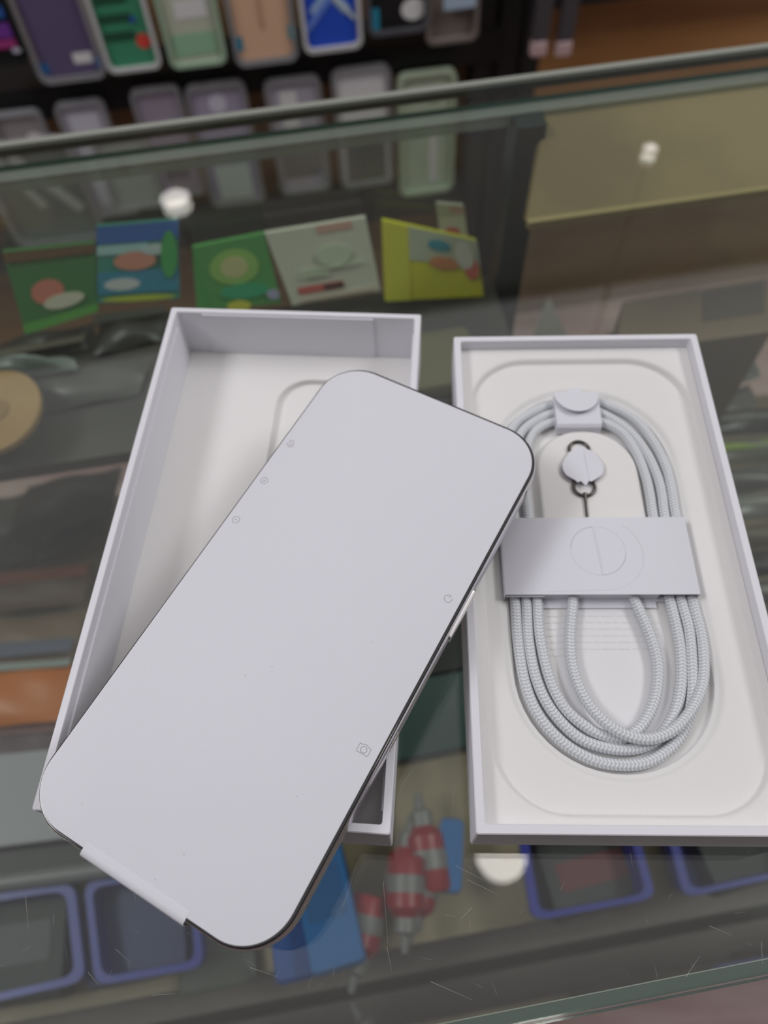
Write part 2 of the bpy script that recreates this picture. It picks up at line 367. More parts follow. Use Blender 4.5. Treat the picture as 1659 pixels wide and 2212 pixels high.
rmp = nt.nodes.new('ShaderNodeValToRGB'); rmp.color_ramp.elements[0].position = .25; rmp.color_ramp.elements[1].position = .62
rmp.color_ramp.elements[0].color = (.55, .585, .615, 1); rmp.color_ramp.elements[1].color = (.80, .815, .83, 1)
nt.links.new(mnode('ADD', mnode('MULTIPLY', chk, .5), .5), rmp.inputs[0]); nt.links.new(rmp.outputs[0], b.inputs['Base Color'])
bp = nt.nodes.new('ShaderNodeBump'); bp.inputs['Strength'].default_value = .45; bp.inputs['Distance'].default_value = .0002
nt.links.new(hgt, bp.inputs['Height']); nt.links.new(bp.outputs[0], b.inputs['Normal'])
CR = .00168; ZC = .0002+Z3+CR+.0006
H = .0032
def cp(px, py, dz=0): return at(px, py, ZC+dz)
path = [cp(1240, 1190, .0005), cp(1238, 1240, .0003), cp(1238, 1295, .0002), cp(1232, 1387), cp(1242, 1459, .0004), cp(1272, 1522, .0012), cp(1318, 1569, .0026), cp(1364, 1592, H), cp(1411, 1596, H), cp(1462, 1571, H), cp(1503, 1518, .0022), cp(1520, 1459, .001), cp(1516, 1379), cp(1495, 1295), cp(1478, 1200), cp(1459, 1110), cp(1450, 1055), cp(1438, 1008), cp(1410, 953), cp(1366, 903), cp(1297, 870), cp(1247, 862), cp(1196, 872), cp(1147.5, 892.6), cp(1112, 918), cp(1092, 960), cp(1083, 1020), cp(1086, 1110), cp(1098, 1200),
        cp(1112, 1295), cp(1118, 1379), cp(1133, 1472), cp(1162, 1543), cp(1213, 1602), cp(1276, 1640), cp(1339, 1653), cp(1398, 1647), cp(1445, 1619), cp(1476, 1580), cp(1492, 1530), cp(1496, 1470), cp(1489, 1366), cp(1471, 1295), cp(1452, 1200), cp(1435, 1110), cp(1430, 1070), cp(1419, 1027), cp(1394, 975), cp(1355, 928), cp(1297, 892), cp(1247, 884), cp(1196, 892), cp(1157, 909), cp(1126, 935), cp(1112, 975), cp(1107, 1030), cp(1110, 1110), cp(1122, 1200),
        cp(1136, 1295), cp(1141, 1379), cp(1157, 1463), cp(1190, 1533), cp(1247, 1592), cp(1312, 1617), cp(1375, 1618), cp(1420, 1596), cp(1450, 1556), cp(1466, 1510), cp(1472, 1451), cp(1466, 1379), cp(1447, 1295), cp(1428, 1200), cp(1410, 1110), cp(1404, 1070), cp(1394, 1027), cp(1374, 978), cp(1344, 936), cp(1297, 911), cp(1247, 902), cp(1200, 910), cp(1167, 923.5), cp(1147, 946), cp(1136, 990), cp(1134, 1040), cp(1140, 1110), cp(1149, 1200),
        cp(1160, 1295), cp(1167, 1379), cp(1188, 1468), cp(1221, 1531), cp(1270, 1573), cp(1312, 1592), cp(1345, 1596), cp(1376, 1578), cp(1402, 1543), cp(1419, 1493), cp(1421, 1430), cp(1402, 1366), cp(1371, 1295), cp(1352, 1240), cp(1345, 1190)]
pts = spline(path, 9)
mb = MB(); bm = mb.bm; uvl = bm.loops.layers.uv.new('UVMap'); n = 16; loops = []; prev = None; us = []; acc = 0
for i, p in enumerate(pts):
    tdir = (pts[min(i+1, len(pts)-1)]-pts[max(i-1, 0)]).normalized()
    u = tdir.cross(Vector((0, 0, 1))).normalized(); v = u.cross(tdir)
    if i: acc += (p-pts[i-1]).length
    us.append(acc/.0011)
    loops.append([bm.verts.new(p+(u*math.cos(TP*k/n)+v*math.sin(TP*k/n))*CR) for k in range(n)])
for i in range(len(loops)-1):
    for k in range(n):
        f = bm.faces.new((loops[i][k], loops[i][(k+1) % n], loops[i+1][(k+1) % n], loops[i+1][k]))
        for l, (uu, vv) in zip(f.loops, ((us[i], k/n), (us[i], (k+1)/n), (us[i+1], (k+1)/n), (us[i+1], k/n))): l[uvl].uv = (uu, vv)
cab = mb.build('charging_cable', braid, org=at(1300, 1300, ZC), angle=60)
tag(cab, 'pale grey woven charging cable coiled in the right box', 'cable')

# ------------------------------------------------------------------ paper sleeve round the coil
slv = thing('paper_sleeve', 'wide white paper band wrapped across the coiled cable', 'paper band', tray.location, tray.rotation_euler)
zt, zb = .0197, .0137
x0, x1, y0, y1 = .0128, .0741, .0709, .0987
mb = MB(); th = .0003
prof = lambda g: [(x0+g, zb+g), (x0+g, zt-.0004), (x0+g+.0005, zt-g), (x1-g-.0005, zt-g), (x1-g, zt-.0004), (x1-g, zb+g)]
def ringp(g, y): return [Vector((a, y, z)) for a, z in prof(g)]
mb.loft([ringp(0, y0), ringp(0, y1), ringp(th, y1), ringp(th, y0)], ring=True)
mb.build('band', sheet_m, slv, angle=50)
mb = MB(); mb.box(x0+.012, x1-.012, y0+.0009, y0+.0012, zb+.0004, zt-.0004)
mb.box(x0+.0005, x0+.0125, y0-.0003, y0+.006, zt-.0014, zt-.0011)
mb.box(x0+.0110, x1-.0125, y0-.0022, y0+.012, zb-.0001, zb+.0002)
mb.build('folded_flap', sheet_m, slv, smooth=False)
def arc(cx, cy, r, a0, a1, z, n=40, sx=1, sy=1): return [Vector((cx+r*sx*math.cos(math.radians(a0+(a1-a0)*k/n)), cy+r*sy*math.sin(math.radians(a0+(a1-a0)*k/n)), z)) for k in range(n+1)]
def ribbon(mb, pts, w, h=.00004):
    P = [Vector(p) for p in pts]
    for i in range(len(P)-1):
        d = (P[i+1]-P[i]); nn = Vector((-d.y, d.x, 0)).normalized()*w/2; e_ = d.normalized()*w*.15
        q = [P[i]-nn-e_, P[i+1]-nn+e_, P[i+1]+nn+e_, P[i]+nn-e_]
        mb.loft([q, [v+Vector((0, 0, h)) for v in q]], True, True)
cut = flat('paper_cut_shadow_line', (.42, .41, .46), .8); cut_l = flat('paper_crease', (.60, .59, .63), .8)
mb = MB()
cxs, cys = .0440, .0864
ribbon(mb, arc(cxs, cys, .0088, 96, 175, zt), .00014); ribbon(mb, arc(cxs, cys, .0088, 272, 350, zt), .00014)
mb.mi = 1
ribbon(mb, arc(cxs, cys, .0088, 350, 456, zt), .00008); ribbon(mb, arc(cxs, cys, .0088, 175, 272, zt), .00008)
ribbon(mb, [(cxs-.0008, cys+.0087, zt), (cxs+.0003, cys-.0087, zt)], .00012); ribbon(mb, [(cxs-.0003, cys+.0080, zt), (cxs+.0007, cys-.0080, zt)], .00007)
ribbon(mb, arc(.0455, .0852, .0128, 270, 415, zt), .00010)
ribbon(mb, [(.0455, .0724, zt), (.026, .0719, zt)], .00008)
mb.build('perforated_tab', [cut, cut_l], slv, smooth=False)

# ------------------------------------------------------------------ paper clip at the top of the coil
clip = thing('paper_clip_tab', 'small white folded paper tab round the top of the coil', 'paper tab', tray.location, tray.rotation_euler)
cx0, cx1, cy0, cy1, cz = .0361, .0521, .1379, .1517, .0187
mb = MB()
mb.loft([[Vector((x, y, z)) for y, z in ((cy0-.0012, zb+.0004), (cy0-.0010, cz-.0009), (cy0, cz), (cy1-.001, cz+.0010), (cy1-.0004, cz+.0006), (cy1-.0004, zb+.0004))] for x in (cx0, cx1)], True, True)
mb.build('wrap', sheet_m, clip, angle=30)
mb = MB(); fl = [Vector(((cx0+cx1)/2-.0001+.0082*math.cos(a), cy1-.0003+.0096*math.sin(a), cz+.0011+.0010*abs(math.sin(a)))) for a in [math.pi+math.pi*k/28 for k in range(29)]]
mb.loft([fl, [v+Vector((0, 0, .0003)) for v in fl]], True, True); mb.build('half_round_flap', sheet_m, clip, angle=40)
mb = MB(); mb.loft([rr(.0052, .0050, .0020, cz-.0006, .0441, cy1+.0002), rr(.0052, .0050, .0020, cz-.0003, .0441, cy1+.0002)], True, True); mb.build('locking_nub', sheet_m, clip)

# ------------------------------------------------------------------ SIM tool
zi = Z2+.00015
sim = thing('sim_eject_tool', 'dark metal pin tool with looped head on the white insert', 'tool', tray.location, tray.rotation_euler)
mb = MB()
loopc = []
for a in range(0, 360, 9):
    A = math.radians(a); loopc.append(Vector((.0431+.0036*math.cos(A), .1203+.0103*math.sin(A)*(1.0), zi+.0005)))
# stadium loop: two arcs joined by waist lines
L1 = arc(.0431, .1279, .0035, -20, 200, zi+.0005, 18); L2 = arc(.0431, .1124, .0036, 160, 380, zi+.0005, 18)
mb.tube(L1+L2, .00058, 8, closed=True)
mb.tube([(.0431, .1098, zi+.0005), (.0430, .1081, zi+.0005), (.04285, .1056, zi+.0005), (.0427, .1006, zi+.0005)], lambda t_: .00085 if t_ < .2 else (.0006 if t_ < .5 else .00042), 8)
mb.build('metal_loop', steel, sim, angle=60)
holder = thing('paper_tool_holder', 'round white paper tab folded over the pin tool', 'paper tab', tray.location, tray.rotation_euler)
mb = MB(); hc = (.0434, .1200)
out = [Vector((hc[0]+.0020*math.cos(a), .1268+.0015*math.sin(a), 0)) for a in [math.radians(k) for k in range(20, 161, 14)]]
out += [Vector((hc[0]-.0042, .1262, 0))]
out += [Vector((hc[0]+.0071*math.cos(math.radians(k)), hc[1]+.0062*math.sin(math.radians(k)), 0)) for k in range(145, 221, 8)]
out += [Vector((hc[0]-.0034, .1145, 0)), Vector((hc[0]-.0026, .1136, 0)), Vector((hc[0]-.0014, .1139, 0)), Vector((hc[0], .1120, 0)), Vector((hc[0]+.0012, .1139, 0)), Vector((hc[0]+.0022, .1137, 0)), Vector((hc[0]+.0034, .1146, 0))]
out += [Vector((hc[0]+.0071*math.cos(math.radians(k)), hc[1]+.0062*math.sin(math.radians(k)), 0)) for k in range(-40, 36, 8)]
out += [Vector((hc[0]+.0042, .1262, 0))]
zf = lambda p: zi+.0013+.0006*(1-min(1, abs(p.x-hc[0]-.0010)/.007))
mb.loft([[Vector((p.x, p.y, zf(p))) for p in out], [Vector((p.x, p.y, zf(p)+.0002)) for p in out]], True, True)
mb.build('paper_disc', sheet_m, holder, angle=40)
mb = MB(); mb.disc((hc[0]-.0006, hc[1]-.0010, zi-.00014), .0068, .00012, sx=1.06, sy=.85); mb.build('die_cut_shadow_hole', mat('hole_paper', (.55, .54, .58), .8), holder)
mb = MB(); ribbon(mb, [(hc[0]+.0009, .1262, zi+.0021), (hc[0]+.0013, .1142, zi+.0021)], .00012, .00003); mb.build('fold_line', cut_l, holder, smooth=False)

# ------------------------------------------------------------------ the phone
PA, PB, PC = -.559417, .022, .0
PM = Matrix.Translation((-.023262, .088094, .037567)) @ Matrix.Rotation(PA, 4, 'Z') @ Matrix.Rotation(PB, 4, 'X') @ Matrix.Rotation(PC, 4, 'Y')
PMi = PM.inverted()
def phl(px, py, dz=0):
    n_ = PM.to_3x3() @ Vector((0, 0, 1)); w = onplane(px, py, PM.translation, n_); q = PMi @ w; return Vector((q.x, q.y, dz))
ph = thing('smartphone', 'large phone screen up under a white cover sheet with silver frame', 'phone', M=PM)
HW, HL = .03817, .0829
bx0, bx1, by0, by1 = -HW-.0010, HW+.0014, -HL-.0011, HL+.0014
BW, BL, bc = bx1-bx0, by1-by0, ((bx0+bx1)/2, (by0+by1)/2)
PT = .0086
def pl(a, z, r=.0147): return rr(BW-2*a, BL-2*a, r-a, z, *bc, na=20)
mb = MB()
mb.loft([pl(.0014, -PT+.0004), pl(.0006, -PT+.0007), pl(.00018, -PT+.0014), pl(0, -PT+.0024), pl(0, -.0026), pl(.00012, -.0012), pl(.0003, -.0006), pl(.00050, -.00035), pl(.00056, -.0004), pl(.0030, -.0011)], cap0=True, cap1=True)
mb.build('titanium_frame', titan, ph, angle=40)
mb = MB(); mb.loft([pl(.00055, -.0010), pl(.00055, -.00016), pl(.0007, -.00003), pl(.0009, 0), pl(.0030, 0)], cap0=True, cap1=True)
mb.build('screen_glass', black_glass, ph, angle=28)
mb = MB(); mb.loft([pl(.0012, -PT+.0004), pl(.0016, -PT+.0001), pl(.0026, -PT)], cap0=True, cap1=True)
mb.build('back_glass', mat('frosted_back_glass', (.62, .61, .60), .35), ph, angle=50)
# camera bump, back of the phone, upper right seen from the front
mb = MB(); bxm, bym = bx1-.0220, by1-.0225
mb.loft([rr(.040, .0405, .0115, -PT+.0001, bxm, bym), rr(.0395, .040, .0112, -PT-.0016, bxm, bym), rr(.0385, .039, .0108, -PT-.0022, bxm, bym)], cap0=True, cap1=True)
bump = mb.build('camera_bump', mat('bump_glass', (.55, .54, .53), .2), ph, angle=50)
for (lx, ly) in ((.0095, .0095), (.0095, -.0098), (-.0100, 0)):
    m2 = MB(); f_ = lambda r_, z_: [Vector((bxm+lx+r_*math.cos(k*TP/32), bym+ly+r_*math.sin(k*TP/32), z_)) for k in range(32)]
    m2.loft([f_(.0078, -PT-.0021), f_(.0078, -PT-.0031), f_(.0068, -PT-.0034), f_(.0062, -PT-.0031), f_(.001, -PT-.0030)], cap1=True)
    m2.build('camera_lens', lensm, bump, angle=50)
# paper sheet over the screen
mb = MB(); sh = lambda a, z: rr(2*HW-2*a, 2*HL-2*a, .0134-a, z, na=20)
mb.loft([sh(0, .00001), sh(0, .00022), sh(.0002, .0003)], cap0=True, cap1=True)
sheet = mb.build('cover_sheet', sheet_m, ph, angle=60); tag(sheet, 'white paper cover sheet')
tl_, tr_ = phl(182, 1830), phl(412, 1968)
# end tab folded over the lower edge
mb = MB(); yA = -HL
tx0, tx1 = tl_.x, tr_.x
sec = [(yA+.0015, .00034), (yA-.0002, .00036), (by0-.0004, .0001), (by0-.0009, -.0008), (by0-.0010, -.0022), (by0-.0010, -.0066)]
inn = [(y+.00018 if i > 2 else y, z-.0002) for i, (y, z) in enumerate(sec)]
ring_ = sec + inn[::-1]
mb.loft([[Vector((x, y, z)) for y, z in ring_] for x in (tx0, tx1)], True, True)
mb.build('folded_end_tab', sheet_m, ph, angle=50)
# printed icons on the sheet
zI = .00031
def icon(name_label, draw):
    m2 = MB(); draw(m2); o_ = m2.build('printed_icon', ink, sheet, smooth=False); tag(o_, name_label)
iw = .00016
def circ(m2, c_, r_, a0=0, a1=360): ribbon(m2, arc(c_.x, c_.y, r_, a0, a1, zI, 36), iw, .00001)
P1 = phl(571, 1039)
def d_plus(m2):
    circ(m2, P1, .00115); 
    ribbon(m2, [P1+Vector((-.0005, 0, zI)), P1+Vector((.0005, 0, zI))], iw, .00001); ribbon(m2, [P1+Vector((0, -.0005, zI)), P1+Vector((0, .0005, zI))], iw, .00001)
icon('grey plus sign in a circle', d_plus)
P2 = phl(510.5, 1123.5)
icon('grey minus sign in a circle', lambda m2: (circ(m2, P2, .00115), ribbon(m2, [P2+Vector((-.0005, 0, zI)), P2+Vector((.0005, 0, zI))], iw, .00001)))
P3 = phl(968, 1294)
icon('grey power symbol', lambda m2: (circ(m2, P3, .00115, 55+15, 360+25), ribbon(m2, [P3+Vector((.0001, .0003, zI)), P3+Vector((.00045, .0013, zI))], iw, .00001)))
P4 = [phl(740+x/18.43, 1580+y/18.43, zI) for x, y in ((720, 475), (835, 535), (890, 510), (1000, 575), (1035, 655), (1140, 720), (1110, 800), (1000, 1000), (950, 1000), (560, 775), (560, 740), (680, 510), (720, 475))]
C4 = phl(740+848/18.43, 1580+742/18.43)
icon('grey camera outline', lambda m2: (ribbon(m2, P4, iw, .00001), circ(m2, C4, .00085)))
bell = lambda l: [phl(600+x/20.7, 930+y/20.7, zI) for x, y in l]
icon('grey crossed-out bell', lambda m2: (ribbon(m2, bell([(560, 430), (600, 560), (640, 780)]), iw, .00001), ribbon(m2, bell([(540, 520), (450, 600), (395, 625), (460, 660), (480, 740), (540, 765), (575, 700), (500, 670)]), iw*.9, .00001), ribbon(m2, bell([(620, 480), (700, 460), (740, 530), (730, 610), (690, 670), (690, 750)]), iw, .00001)))
# speckles on the paper
for (x, y) in ((868, 1142), (530, 1460), (642, 1721), (588, 1441), (178, 1737), (803, 1388), (398, 1846), (336, 1900)):
    q = phl(x, y); MB().disc((q.x, q.y, zI), .00014, .00001, 6).build('paper_speck', ink, sheet, smooth=False)
# buttons on the right edge
def rbtn(name, pa, pb, lab=None, m_=titan_d, out_=.0005, hz=(-.0062, -.0030)):
    ya, yb = phl(*pa).y, phl(*pb).y
    m2 = MB(); L = abs(ya-yb); cy_ = (ya+yb)/2
    prof_ = [Vector((bx1-.0004, p.y, p.x)) for p in [v.copy() for v in rr(hz[1]-hz[0], L, .0014, 0, (hz[0]+hz[1])/2, cy_)]]
    prof2 = [p+Vector((.0004+out_, 0, 0)) for p in prof_]
    m2.loft([prof_, prof2], True, True); o_ = m2.build(name, m_, ph, angle=50)
    if lab: tag(o_, lab)
rbtn('side_button', (1037, 1265), (978, 1378), 'bright brushed side button')
rbtn('camera_control', (872, 1575), (800, 1705), 'flush glossy control key', out_=.00006)
def lbtn(pa, pb, name):
    ya, yb = phl(*pa).y, phl(*pb).y; m2 = MB(); m2.box(bx0-.0005, bx0+.0003, min(ya, yb), max(ya, yb), -.0060, -.0030)
    m2.build(name, titan_d, ph, smooth=False, bevel=.0004)
lbtn((600, 985), (570, 1015), 'action_button'); lbtn((555, 1035), (505, 1105), 'volume_button'); lbtn((490, 1125), (440, 1195), 'volume_button')
def band(x, y, horiz):
    m2 = MB()
    if horiz: m2.box(x-.0006, x+.0006, y-.0004, y+.0004, -PT+.0016, -.0020)
    else: m2.box(x-.0004, x+.0004, y-.0006, y+.0006, -PT+.0016, -.0020)
    m2.build('antenna_line', antenna, ph, smooth=False)
band(bx1-.0003, phl(1139, 1055).y, False); band(bx1-.0003, phl(662, 1960).y, False); band(bx0+.0003, phl(128, 1618).y, False); band(bx0+.0003, by1-.022, False)
band(phl(142, 1803).x, by0+.0003, True)

# ------------------------------------------------------------------ packs standing on the rear shelf
_flat = flat
def flat(name, c, rough=.5): return _flat(name, tuple(min(.88, v*1.8) for v in c), rough)
def patch(mb, quad, n_, u0, u1, v0, v1, lift):
    a, b_, c_, d_ = quad
    f_ = lambda u, v: a.lerp(b_, u).lerp(d_.lerp(c_, u), v) + n_*lift
    return [f_(u0, v0), f_(u1, v0), f_(u1, v1), f_(u0, v1)]
def blob(quad, n_, u, v, ru, rv, lift, k=20):
    a, b_, c_, d_ = quad
    f_ = lambda u_, v_: a.lerp(b_, u_).lerp(d_.lerp(c_, u_), v_) + n_*lift
    return [f_(u+ru*math.cos(t_*TP/k), v+rv*math.sin(t_*TP/k)) for t_ in range(k)]
backn = K(0, -1, 0); backn = (backn + Vector((0, 0, .28))).normalized()
def pack(name, label, cat, corners, base, prints, y=.355, z=RZ, tk=.004):
    P0 = K(0, y, z)
    q = [onplane(px, py, P0, backn) for px, py in corners]    # bl, br, tr, tl
    org = (q[0]+q[1])/2
    t_ = thing(name, label, cat, org, group='card packs standing at the back of the counter' if name == 'memory_card_pack' else None)
    q = [p-org for p in q]
    m_ = MB(); m_.slab(q, -tk) if (q[1]-q[0]).cross(q[3]-q[0]).dot(backn) < 0 else m_.slab(q, tk)
    m_.build('card_body', base, t_, smooth=False)
    m_ = MB(); mats_ = []
    for i, (kind, col, *a) in enumerate(prints):
        mats_.append(flat('print_'+name, col, .5)); m_.mi = i
        lp_ = patch(m_, q, backn, *a, .0003+.0002*i) if kind == 'r' else blob(q, backn, *a, .0003+.0002*i)
        m_.loft([lp_, [p+backn*.00015 for p in lp_]], True, True)
    m_.build('printed_front', mats_, t_, smooth=False)
    return t_
g1 = flat('green_card', (.045, .16, .05)); g2 = flat('bright_green_card', (.07, .26, .07)); 
pack('memory_card_pack', 'dull green card pack with red and cream badge, leftmost in the counter', 'card pack', ((55, 722), (212, 672), (205, 525), (5, 545)), g1,
     [('r', (.09, .30, .06), .0, 1, 0, .12), ('b', (.50, .17, .12), .40, .46, .20, .16), ('b', (.62, .55, .38), .58, .30, .26, .10), ('r', (.12, .07, .03), 0, 1, .88, 1)])
pack('memory_card_pack', 'blue and green card pack with a salmon-red blob in the middle', 'card pack', ((212, 655), (388, 645), (385, 475), (208, 490)), flat('blue_green_card', (.04, .22, .17)),
     [('r', (.03, .12, .38), 0, 1, .78, 1), ('r', (.30, .50, .58), 0, .62, .64, .76), ('r', (.03, .20, .30), 0, 1, .12, .42), ('b', (.45, .62, .62), .3, .25, .22, .08), ('b', (.62, .22, .15), .46, .55, .26, .12), ('b', (.4, .6, .65), .72, .68, .18, .07), ('b', (.05, .3, .08), .88, .6, .1, .3), ('b', (.35, .42, .04), .5, .06, .45, .04)])
pack('memory_card_pack', 'bright green card pack with a beige emblem, left of the white pack', 'card pack', ((425, 672), (608, 655), (570, 505), (415, 535)), g2,
     [('b', (.22, .40, .10), .52, .62, .32, .26), ('b', (.42, .42, .20), .52, .62, .18, .16), ('b', (.03, .30, .14), .6, .25, .30, .12), ('b', (.60, .48, .06), .5, .03, .14, .09), ('b', (.3, .3, .42), .93, .16, .08, .08)])
pack('memory_card_pack', 'cream-white card pack with small red lettering band near its foot', 'card pack', ((632, 660), (822, 628), (790, 470), (572, 505)), flat('cream_card', (.48, .53, .41)),
     [('r', (.62, .30, .24), .5, .85, .90, 1), ('r', (.45, .10, .09), .12, .62, .14, .24), ('r', (.08, .03, .03), .40, .62, .15, .23), ('r', (.50, .42, .34), .1, .95, .04, .09), ('b', (.44, .50, .37), .6, .6, .18, .14), ('r', (.42, .48, .36), .2, .5, .36, .40), ('r', (.42, .48, .36), .2, .9, .44, .47)])
pack('memory_card_pack', 'bright yellow card pack with pale centre, right of the white pack', 'card pack', ((832, 650), (1045, 640), (1030, 520), (826, 476)), flat('yellow_card', (.62, .62, .03)),
     [('r', (.36, .40, .30), .24, 1.0, .56, 1.0), ('r', (.70, .68, .05), .0, .26, .0, 1), ('b', (.60, .20, .08), .62, .56, .16, .10), ('b', (.03, .22, .28), .58, .82, .12, .08), ('b', (.6, .12, .08), .90, .52, .08, .2), ('b', (.5, .58, .42), .84, .72, .1, .22)])
pack('toy_sachet', 'small pale sachet with red corner standing behind the yellow pack', 'sachet', ((955, 530), (1012, 528), (1002, 445), (944, 440)), flat('pale_sachet', (.48, .52, .40)),
     [('b', (.5, .10, .07), .45, .35, .28, .10), ('b', (.03, .18, .22), .4, .05, .35, .10), ('b', (.5, .3, .25), .7, .9, .3, .1)], y=.368)

# ------------------------------------------------------------------ goods lying in the counter
flat = _flat
def pouch(name, label, cat, corners, z, m_, tk=.006, card=None, kind=None):
    """soft flat bag: corners in order, pillow section, optional header card"""
    q = [at(px, py, z) for px, py in corners]; org = sum(q, Vector())/4; q = [p-org for p in q]
    t_ = thing(name, label, cat, org, group={'cable_bag': 'bags of cables in the counter', 'charger_bag': 'charger bags in the counter', 'snack_pouch': 'printed pouches in the counter', 'plastic_sleeve': 'fanned plastic sleeves in the counter'}.get(name))
    N = 10; rows = []
    for j in range(N+1):
        v = j/N; row = []
        for i in range(N+1):
            u = i/N; p = q[0].lerp(q[1], u).lerp(q[3].lerp(q[2], u), v)
            hgt_ = tk*(max(0, math.sin(math.pi*u))**.5)*(max(0, math.sin(math.pi*v))**.5) + tk*.18*math.sin(u*9+v*7+len(label))
            row.append(p+Vector((0, 0, hgt_)))
        rows.append(row)
    m2 = MB(); m2.loft(rows, closed=False)
    base = [[p.copy() for p in r_] for r_ in rows]
    o_ = m2.build('bag_film', m_, t_, angle=80)
    so = o_.modifiers.new('solid', 'SOLIDIFY'); so.thickness = .0006
    if card:
        col, v0, v1 = card
        cq = [q[0].lerp(q[3], v0), q[1].lerp(q[2], v0), q[1].lerp(q[2], v1), q[0].lerp(q[3], v1)]
        m3 = MB(); m3.loft([[p+Vector((0, 0, tk*.9+.001)) for p in cq], [p+Vector((0, 0, tk*.9+.0018)) for p in cq]], True, True); m3.build('header_card', flat('header_card_'+name, col), t_, smooth=False)
    return t_
gr = flat('grey_film', (.10, .10, .09), .35); gr2 = flat('olive_grey_film', (.13, .13, .10), .4); gr3 = flat('smoky_film', (.055, .055, .05), .35)
film_l = flat('pale_grey_film', (.17, .17, .155), .3)
pouch('cable_bag', 'dark flat bag lying in front of the leftmost green pack', 'bag', ((-20, 800), (190, 760), (210, 700), (0, 740)), RZ+.001, gr3, .008, ((.12, .11, .08), .05, .3))
pouch('cable_bag', 'dark bag with pale strip beside the left box corner', 'bag', ((205, 770), (350, 735), (372, 672), (215, 690)), RZ+.002, gr3, .008, ((.17, .19, .16), .6, .85))
pouch('clear_tube', 'long pale plastic tube lying at left behind the left box', 'tube', ((-30, 812), (165, 802), (165, 778), (-30, 786)), RZ+.012, flat('frosted_tube', (.24, .27, .26), .3), .010)
pouch('cable_bag', 'grey bag lying below the pale tube', 'bag', ((60, 900), (300, 850), (330, 770), (80, 815)), RZ+.002, gr, .008)
pouch('cable_bag', 'olive grey bag with orange scrap, beside the kraft disc', 'bag', ((60, 985), (290, 960), (315, 880), (90, 910)), RZ-.03, gr2, .008, ((.34, .20, .05), .25, .38))
pouch('charger_bag', 'large grey bag below the kraft disc', 'bag', ((0, 1190), (230, 1110), (265, 1010), (60, 1050)), SZ+.06, gr, .012)
pouch('charger_bag', 'pale grey bag at the left image edge below the disc', 'bag', ((-80, 1240), (110, 1200), (130, 1060), (-60, 1080)), SZ+.025, film_l, .012)
pouch('charger_bag', 'dark bag with pale fold beside the left box', 'bag', ((60, 1225), (225, 1160), (262, 1030), (130, 1060)), SZ+.028, gr3, .010)
pouch('snack_pouch', 'brown printed pouch above the orange pack', 'pouch', ((-60, 1330), (180, 1300), (205, 1215), (-40, 1240)), SZ+.02, flat('brown_print', (.17, .11, .07)), .008, ((.30, .09, .04), .55, .85))
pouch('snack_pouch', 'tan printed pouch just above the orange pack', 'pouch', ((-60, 1440), (160, 1420), (185, 1325), (-40, 1335)), SZ+.018, flat('tan_print', (.22, .15, .10)), .008, ((.10, .11, .16), .05, .35))
orange = flat('orange_film', (.62, .17, .01), .4)
pouch('orange_pack', 'bright orange pack with pale stripe at the left edge', 'pack', ((-100, 1578), (135, 1556), (160, 1432), (-80, 1450)), SZ+.03, orange, .006, ((.28, .32, .30), .90, 1.02))
pouch('mauve_pack', 'dusky mauve pack under the orange pack', 'pack', ((-90, 1720), (100, 1690), (135, 1550), (-80, 1560)), SZ+.012, flat('mauve_film', (.13, .085, .10)), .006, ((.30, .14, .13), .75, .95))
# kraft disc standing on edge of the shelf heap
dk = at(-8, 892, RZ+.022); t_ = thing('kraft_disc', 'round tan cardboard disc cut off by the left image edge', 'disc', dk)
MB().disc((0, 0, -.002), .0255, .004, 48, sx=1, sy=1.15).build('disc_board', cardb, t_)
MB().disc((0, 0, .0021), .008, .0006, 24).build('centre_mark', flat('dark_kraft', (.30, .18, .07)), t_)
# white grey carton, rod
def kcarton(name, label, cat, corners, z0, z1, m_, extra=None):
    q = [at(px, py, z1) for px, py in corners]; org = sum(q, Vector())/4; org.z = z0
    t_ = thing(name, label, cat, org)
    lo = [Vector((p.x, p.y, z0))-org for p in q]; hi = [p-org for p in q]
    MB().loft([lo, hi], True, True).build('carton_body', m_, t_, smooth=False, bevel=.001)
    if extra:
        col, u0, u1, v0, v1 = extra
        f_ = lambda u, v: hi[0].lerp(hi[1], u).lerp(hi[3].lerp(hi[2], u), v)
        cq = [f_(u0, v0), f_(u1, v0), f_(u1, v1), f_(u0, v1)]
        MB().loft([[p+Vector((0, 0, .0002)) for p in cq], [p+Vector((0, 0, .0008)) for p in cq]], True, True).build('printed_label', flat('label_'+name, col), t_, smooth=False)
    return t_
kcarton('grey_carton', 'plain silver-grey carton at the left under the white boxes', 'carton', ((-120, 1845), (235, 1800), (270, 1600), (-110, 1640)), SZ+.001, SZ+.040, mat('silver_card', (.34, .335, .37), .45))
kcarton('black_carton', 'narrow black carton beside the silver-grey carton', 'carton', ((-120, 1908), (330, 1850), (330, 1800), (-120, 1850)), SZ+.001, SZ+.030, black)
p0, p1 = at(-60, 1915, SZ+.045), at(350, 1862, SZ+.045)
o = MB().tube([p0, p1], .0055, 14).build('grey_rod', flat('grey_rod_plastic', (.20, .20, .21), .35), org=(p0+p1)/2)
tag(o, 'grey round rod lying along the black carton at left', 'rod')

